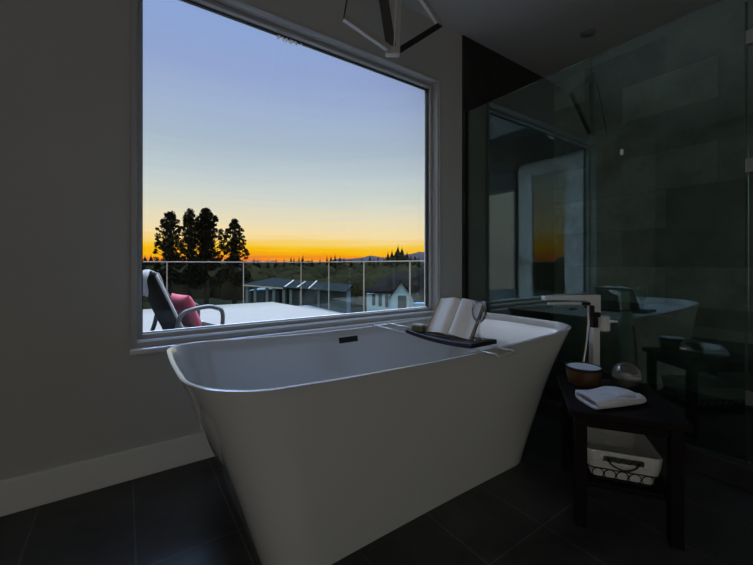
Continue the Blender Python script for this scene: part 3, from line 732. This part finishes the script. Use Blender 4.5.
# ------------------------------------------------------------------ side table
ex = Vector((.561, -.827, 0)); ez_ = Vector((.827, .561, 0))
TA = math.atan2(-.827, .561)
FL = Vector((1.336, .671, 0))
tb = thing('side_table', 'small dark wooden side table at the end of the bathtub', 'table', (*(FL+ex*.171+ez_*.2225)[:2], 0), TA)
TW, TL, THt = .36, .455, .427
obj('table_top', B(((-TW/2, -TL/2, THt-.025), (TW/2, TL/2, THt))), 'darkwood', tb, bevel=.003)
for sx in (-1, 1):
    for sy in (-1, 1):
        x = sx*(TW/2-.038); y = sy*(TL/2-.036)
        obj('leg', B(((x-.019, y-.019, 0), (x+.019, y+.019, THt-.0255))), 'darkwood', tb, bevel=.002)
w_, l_ = TW/2-.06, TL/2-.058
obj('apron', B(((-w_, -TL/2+.025, THt-.062), (w_, -TL/2+.043, THt-.026)), ((-w_, TL/2-.043, THt-.062), (w_, TL/2-.025, THt-.026)),
    ((-TW/2+.028, -l_, THt-.062), (-TW/2+.046, l_, THt-.026)), ((TW/2-.046, -l_, THt-.062), (TW/2-.028, l_, THt-.026))), 'darkwood', tb)
obj('lower_shelf', B(((-TW/2+.022, -l_, .133), (TW/2-.022, l_, .150))), 'darkwood', tb, bevel=.002)
def on_table(u, v, z=THt): p = FL+ex*u+ez_*v; return (p.x, p.y, z)
# basket
bs = thing('wire_basket', 'wire basket with white cloth liner on the lower table shelf', 'basket', on_table(.172, .225, .1505), TA)
def rr_ring(a, b, z, r=.02, n=5):
    o = []
    for cx_, cy_, a0 in ((a-r, b-r, 0), (-a+r, b-r, PI/2), (-a+r, -b+r, PI), (a-r, -b+r, 3*PI/2)):
        for k in range(n): t = a0+PI/2*k/(n-1); o.append((cx_+r*math.cos(t), cy_+r*math.sin(t), z))
    return o
def loft(bm, rgs, cap0=False, cap1=False):
    vr = [[bm.verts.new(p) for p in r] for r in rgs]; n = len(vr[0])
    for A, Q in zip(vr, vr[1:]):
        for j in range(n): bm.faces.new((A[j], A[(j+1) % n], Q[(j+1) % n], Q[j]))
    if cap0: bm.faces.new(vr[0][::-1])
    if cap1: bm.faces.new(vr[-1])
bm = bmesh.new()
loft(bm, [rr_ring(.112, .148, .046), rr_ring(.117, .154, .072), rr_ring(.122, .160, .112), rr_ring(.120, .158, .116), rr_ring(.116, .154, .114), rr_ring(.108, .146, .05), rr_ring(.100, .138, .012)], cap1=True)
obj('liner', bm, 'liner', bs, smooth=True, auto=60)
bm = bmesh.new()
for a, b, z in ((.098, .136, .004), (.1135, .1495, .047)): tube(bm, rr_ring(a, b, z), .0022, 6, closed=True)
for side in range(4):
    L_ = .098 if side % 2 == 0 else .136; off = .136 if side % 2 == 0 else .098; nn = 5 if side % 2 == 0 else 7
    for k in range(nn):
        c_ = -L_+L_*2*(k+.5)/nn; r = L_/nn*.95
        pts = []
        for j in range(14):
            t = 2*PI*j/14; h = .0255+.0205*math.sin(t); a_ = c_+r*math.cos(t); f = off+(h-.004)/.043*.013+.001
            pts.append({0: (a_, -f, h), 2: (a_, f, h), 1: (f, a_, h), 3: (-f, a_, h)}[side])
        tube(bm, pts, .0018, 5, closed=True)
obj('wire_frame', bm, 'black', bs, smooth=True)
def by(z): return -(.148+.012*(z-.046)/.066)
bm = bmesh.new(); vs = [bm.verts.new((x, by(z)-.0015, z)) for x, z in ((-.062, .100), (.062, .100), (.064, .078), (-.064, .078))]; bm.faces.new(vs)
bmesh.ops.solidify(bm, geom=bm.faces[:], thickness=.002)
obj('handle_opening', bm, 'steel', bs)
bm = bmesh.new(); tube(bm, curve_pts([(-.05, by(.09)-.004, .092), (-.035, by(.07)-.010, .070), (0, by(.06)-.014, .058), (.035, by(.07)-.010, .070), (.05, by(.09)-.004, .092)], 6), .003, 7)
zz = [(-.05, .080), (-.033, .097), (-.017, .080), (0, .097), (.017, .080), (.033, .097), (.05, .080)]
tube(bm, [(x, by(z)-.004, z) for x, z in zz], .0016, 5); obj('handle', bm, 'black', bs, smooth=True)

# candle bowl
cd = thing('candle_bowl', 'round brown candle bowl with pale wax and dark rim', 'candle', (1.655, .785, THt))
bm = bmesh.new(); lathe(bm, [(0, 0), (.052, 0), (.060, .006), (.068, .045), (.070, .078), (.0665, .078), (.066, .070), (0, .070)], 40); obj('bowl', bm, 'amber', cd, smooth=True, auto=50)
bm = bmesh.new(); lathe(bm, [(.0700, .070), (.0725, .074), (.0725, .081), (.070, .083), (.0665, .082), (.0665, .070)], 40); obj('rim', bm, 'black', cd, smooth=True)
bm = bmesh.new(); lathe(bm, [(0, .0705), (.066, .0705), (.0655, .079), (0, .0795)], 40); obj('wax', bm, 'wax', cd, smooth=True, auto=50)
# glass globe with salts
gb = thing('glass_globe', 'clear glass globe with pale grains in its base', 'ornament', (1.775, .665, THt))
bm = bmesh.new(); R_ = .054
pr = [(0, .002), (.022, .002)]+[(R_*math.cos(a), R_*.97+R_*math.sin(a)) for a in [(-62+k*152/18)*PI/180 for k in range(19)]]+[(0, R_*1.97)]
r2 = R_-.003
pr += [(r2*math.cos(a), R_*.97+r2*math.sin(a)) for a in [(88-k*150/18)*PI/180 for k in range(19)]]+[(0, .0075)]
lathe(bm, pr, 40); obj('globe', bm, 'glass', gb, smooth=True)
bm = bmesh.new(); r3 = r2-.0015
prs = [(0, .0095)]+[(r3*math.cos(a), R_*.97+r3*math.sin(a)) for a in [(-60+k*48/8)*PI/180 for k in range(9)]]+[(.035, .0435), (.015, .047), (0, .046)]
lathe(bm, prs, 36); obj('grains', bm, 'sand', gb, smooth=True)
# folded washcloth: a flattened loop of cloth, open at its near end
tw_c = Vector((1.545, .630, THt)); ta = math.atan2(-.30, .95)
tw = thing('folded_washcloth', 'white folded washcloth lying at the front of the side table', 'towel', tw_c, ta)
bm = bmesh.new(); nl, nr = 26, 28; outer, inner = [], []
for i in range(nl+1):
    u = i/nl; x = -.125+.24*u; ro, ri = [], []
    th_ = .036*(1-.10*u)*math.sqrt(max(.30, 1-max(0, (u-.86)/.14)**2)); wd3 = .066*(1+.10*math.sin(u*2.2))*(1-.28*max(0, (u-.8)/.2)**2); sk = .016*(1-u)
    for j in range(nr):
        t = 2*PI*j/nr; y, z = sup(t, wd3, th_/2, 3.2)
        bumpz = .004*math.sin(9*u+2.5*y/.066)+.003*math.sin(15*y/.066+4*u)
        zz_ = th_/2+z+(bumpz if z > 0 else 0)
        ro.append(bm.verts.new((x+sk*(y/.066), y, max(.001, zz_))))
        y2, z2 = sup(t, wd3*.86*(1-.3*u), max(.0015, th_/2-.009), 2.2)
        ri.append(bm.verts.new((x+sk*(y2/.066)+(.0015), y2-.004, th_/2+z2)))
    outer.append(ro); inner.append(ri)
K = 9
for i in range(nl):
    for j in range(nr):
        k = (j+1) % nr; bm.faces.new((outer[i][j], outer[i][k], outer[i+1][k], outer[i+1][j]))
        if i < K: bm.faces.new((inner[i][j], inner[i+1][j], inner[i+1][k], inner[i][k]))
for j in range(nr): k = (j+1) % nr; bm.faces.new((outer[0][j], inner[0][j], inner[0][k], outer[0][k]))
bm.faces.new(inner[K]); bm.faces.new(outer[nl])
obj('cloth', bm, 'towel', tw, smooth=True)
bm = bmesh.new()
def top_strip(y0, y1, z, x0, x1): pass
for i in range(0, 11):
    pass
# turned-back flap on top of it
rows = []
for i in range(9):
    u = i/8; row = []
    for j in range(7):
        v = j/6; row.append(bm.verts.new((-.035+.09*u+.03*v, -.055+.085*v, .036-.004*u+.006*math.sin(PI*u)*math.sin(PI*v)+.003*math.sin(6*v))))
    rows.append(row)
for A, Q in zip(rows, rows[1:]):
    for j in range(6): bm.faces.new((A[j], A[j+1], Q[j+1], Q[j]))
o = obj('flap', bm, 'towel', tw, smooth=True); sd = o.modifiers.new('solid', 'SOLIDIFY'); sd.thickness = .006

# ------------------------------------------------------------------ shower glass
def glass_sheet(name, label, y0, y1, clips, cy=None):
    t = thing(name, label, 'shower glass', (XG, (y0+y1)/2, .1005))
    yc = (y0+y1)/2
    obj('glass', B(((-.004, y0-yc, 0), (.004, y1-yc, 2.05))), 'shower_glass', t)
    return t, yc
gp, yc = glass_sheet('shower_panel', 'fixed shower glass panel behind the tub filler', .376, D-.016, ())
obj('wall_channel', B(((-.009, D-.028-yc, 0), (.009, D-.013-yc, 2.05))), 'gasket', gp)
obj('chrome_dot', B(((-.016, .838-yc, CZ+.587-.1), (-.0045, .852-yc, CZ+.617-.1))), 'chrome', gp, bevel=.002)  # small chrome block for an unidentified dot on the glass
gd, yc = glass_sheet('shower_door', 'hinged shower glass door at the far right', -.45, .366, ())
for z in (.25, 1.25, 1.8):
    obj('hinge', B(((-.016, .33-yc, z), (-.0045, .372-yc, z+.06))), 'steel', gd, bevel=.002)
bm = bmesh.new(); lathe(bm, [(0, -.004), (.052, -.004), (.055, -.002), (.055, 0)], 32); lathe(bm, [(0, -.0055), (.036, -.0055), (.040, -.004)], 32)
dl = obj('recessed_downlight', bm, 'frame', smooth=True, auto=40); dl.location = (2.953, 1.368, CEIL-.0005)
tag(dl, 'round recessed downlight, unlit, in the ceiling above the shower', 'ceiling light')

# ------------------------------------------------------------------ chandelier
ch = thing('chandelier', 'angular metal bar chandelier, unlit, hanging above the bathtub', 'chandelier', (1.14, 1.49, CEIL))
def cp_(x, y, z): return Vector((x-1.14, y-1.49, z+CZ-CEIL))
hub = cp_(1.14, 1.49, 1.10); top = cp_(1.14, 1.49, 1.60)
na = cp_(.850, 1.49, 1.165); nb_ = cp_(1.479, 1.49, 1.365)
obj('ceiling_plate', B(((-.07, -.07, -.022), (.07, .07, -.0005))), 'lightbar', ch, bevel=.003)
bm = bmesh.new(); tube(bm, [(0, 0, -.02), top], .008, 10); obj('stem', bm, 'lightbar', ch, smooth=True)
obj('upper_hub', B((tuple(top-Vector((.025, .025, .02))), tuple(top+Vector((.025, .025, .02))))), 'lightbar', ch, bevel=.002)
bm = bmesh.new(); box(bm, (-.037, -.02, -.020), (.037, .02, .020), Matrix.Translation(hub) @ Matrix.Rotation(-TH, 4, 'Z')); obj('lower_hub', bm, 'lightbar', ch, bevel=.003)
def cbar(p, q, m='lightbar', wd=.022, ht=.030, dif=True, up=(0, 0, 1)):
    bm = bmesh.new(); bar(bm, p, q, wd, ht, up); o = obj('light_bar', bm, m, ch, bevel=.002)
    if dif:
        bm = bmesh.new(); d = (q-p).normalized(); s = d.cross(Vector(up)).normalized(); u = s.cross(d)
        bar(bm, p+d*.01-u*(ht/2+.0015), q-d*.01-u*(ht/2+.0015), wd*.7, .003, up); obj('diffuser', bm, 'diffuser', o)
cbar(hub, na, dif=False); cbar(hub+Vector((.03, 0, .01)), nb_, 'black', dif=False)
cbar(nb_, top, wd=.026)
cbar(hub+Vector((-.012, 0, .02)), cp_(1.07, 1.53, 1.58), 'bronze', wd=.05, ht=.014, dif=False, up=(SN, CS, 0)); cbar(hub+Vector((.012, -.01, .02)), cp_(1.165, 1.47, 1.58), wd=.045, ht=.014, dif=False, up=(SN, CS, 0))
p0, p1 = hub+Vector((-.004, -.016, .02)), cp_(1.149, 1.456, 1.58)
bm = bmesh.new(); bar(bm, p0, p1, .006, .010, (SN, CS, 0)); obj('bar_edge', bm, 'diffuser', ch)
cbar(na, cp_(.95, 1.53, 1.62), 'black', wd=.006, ht=.006, dif=False)
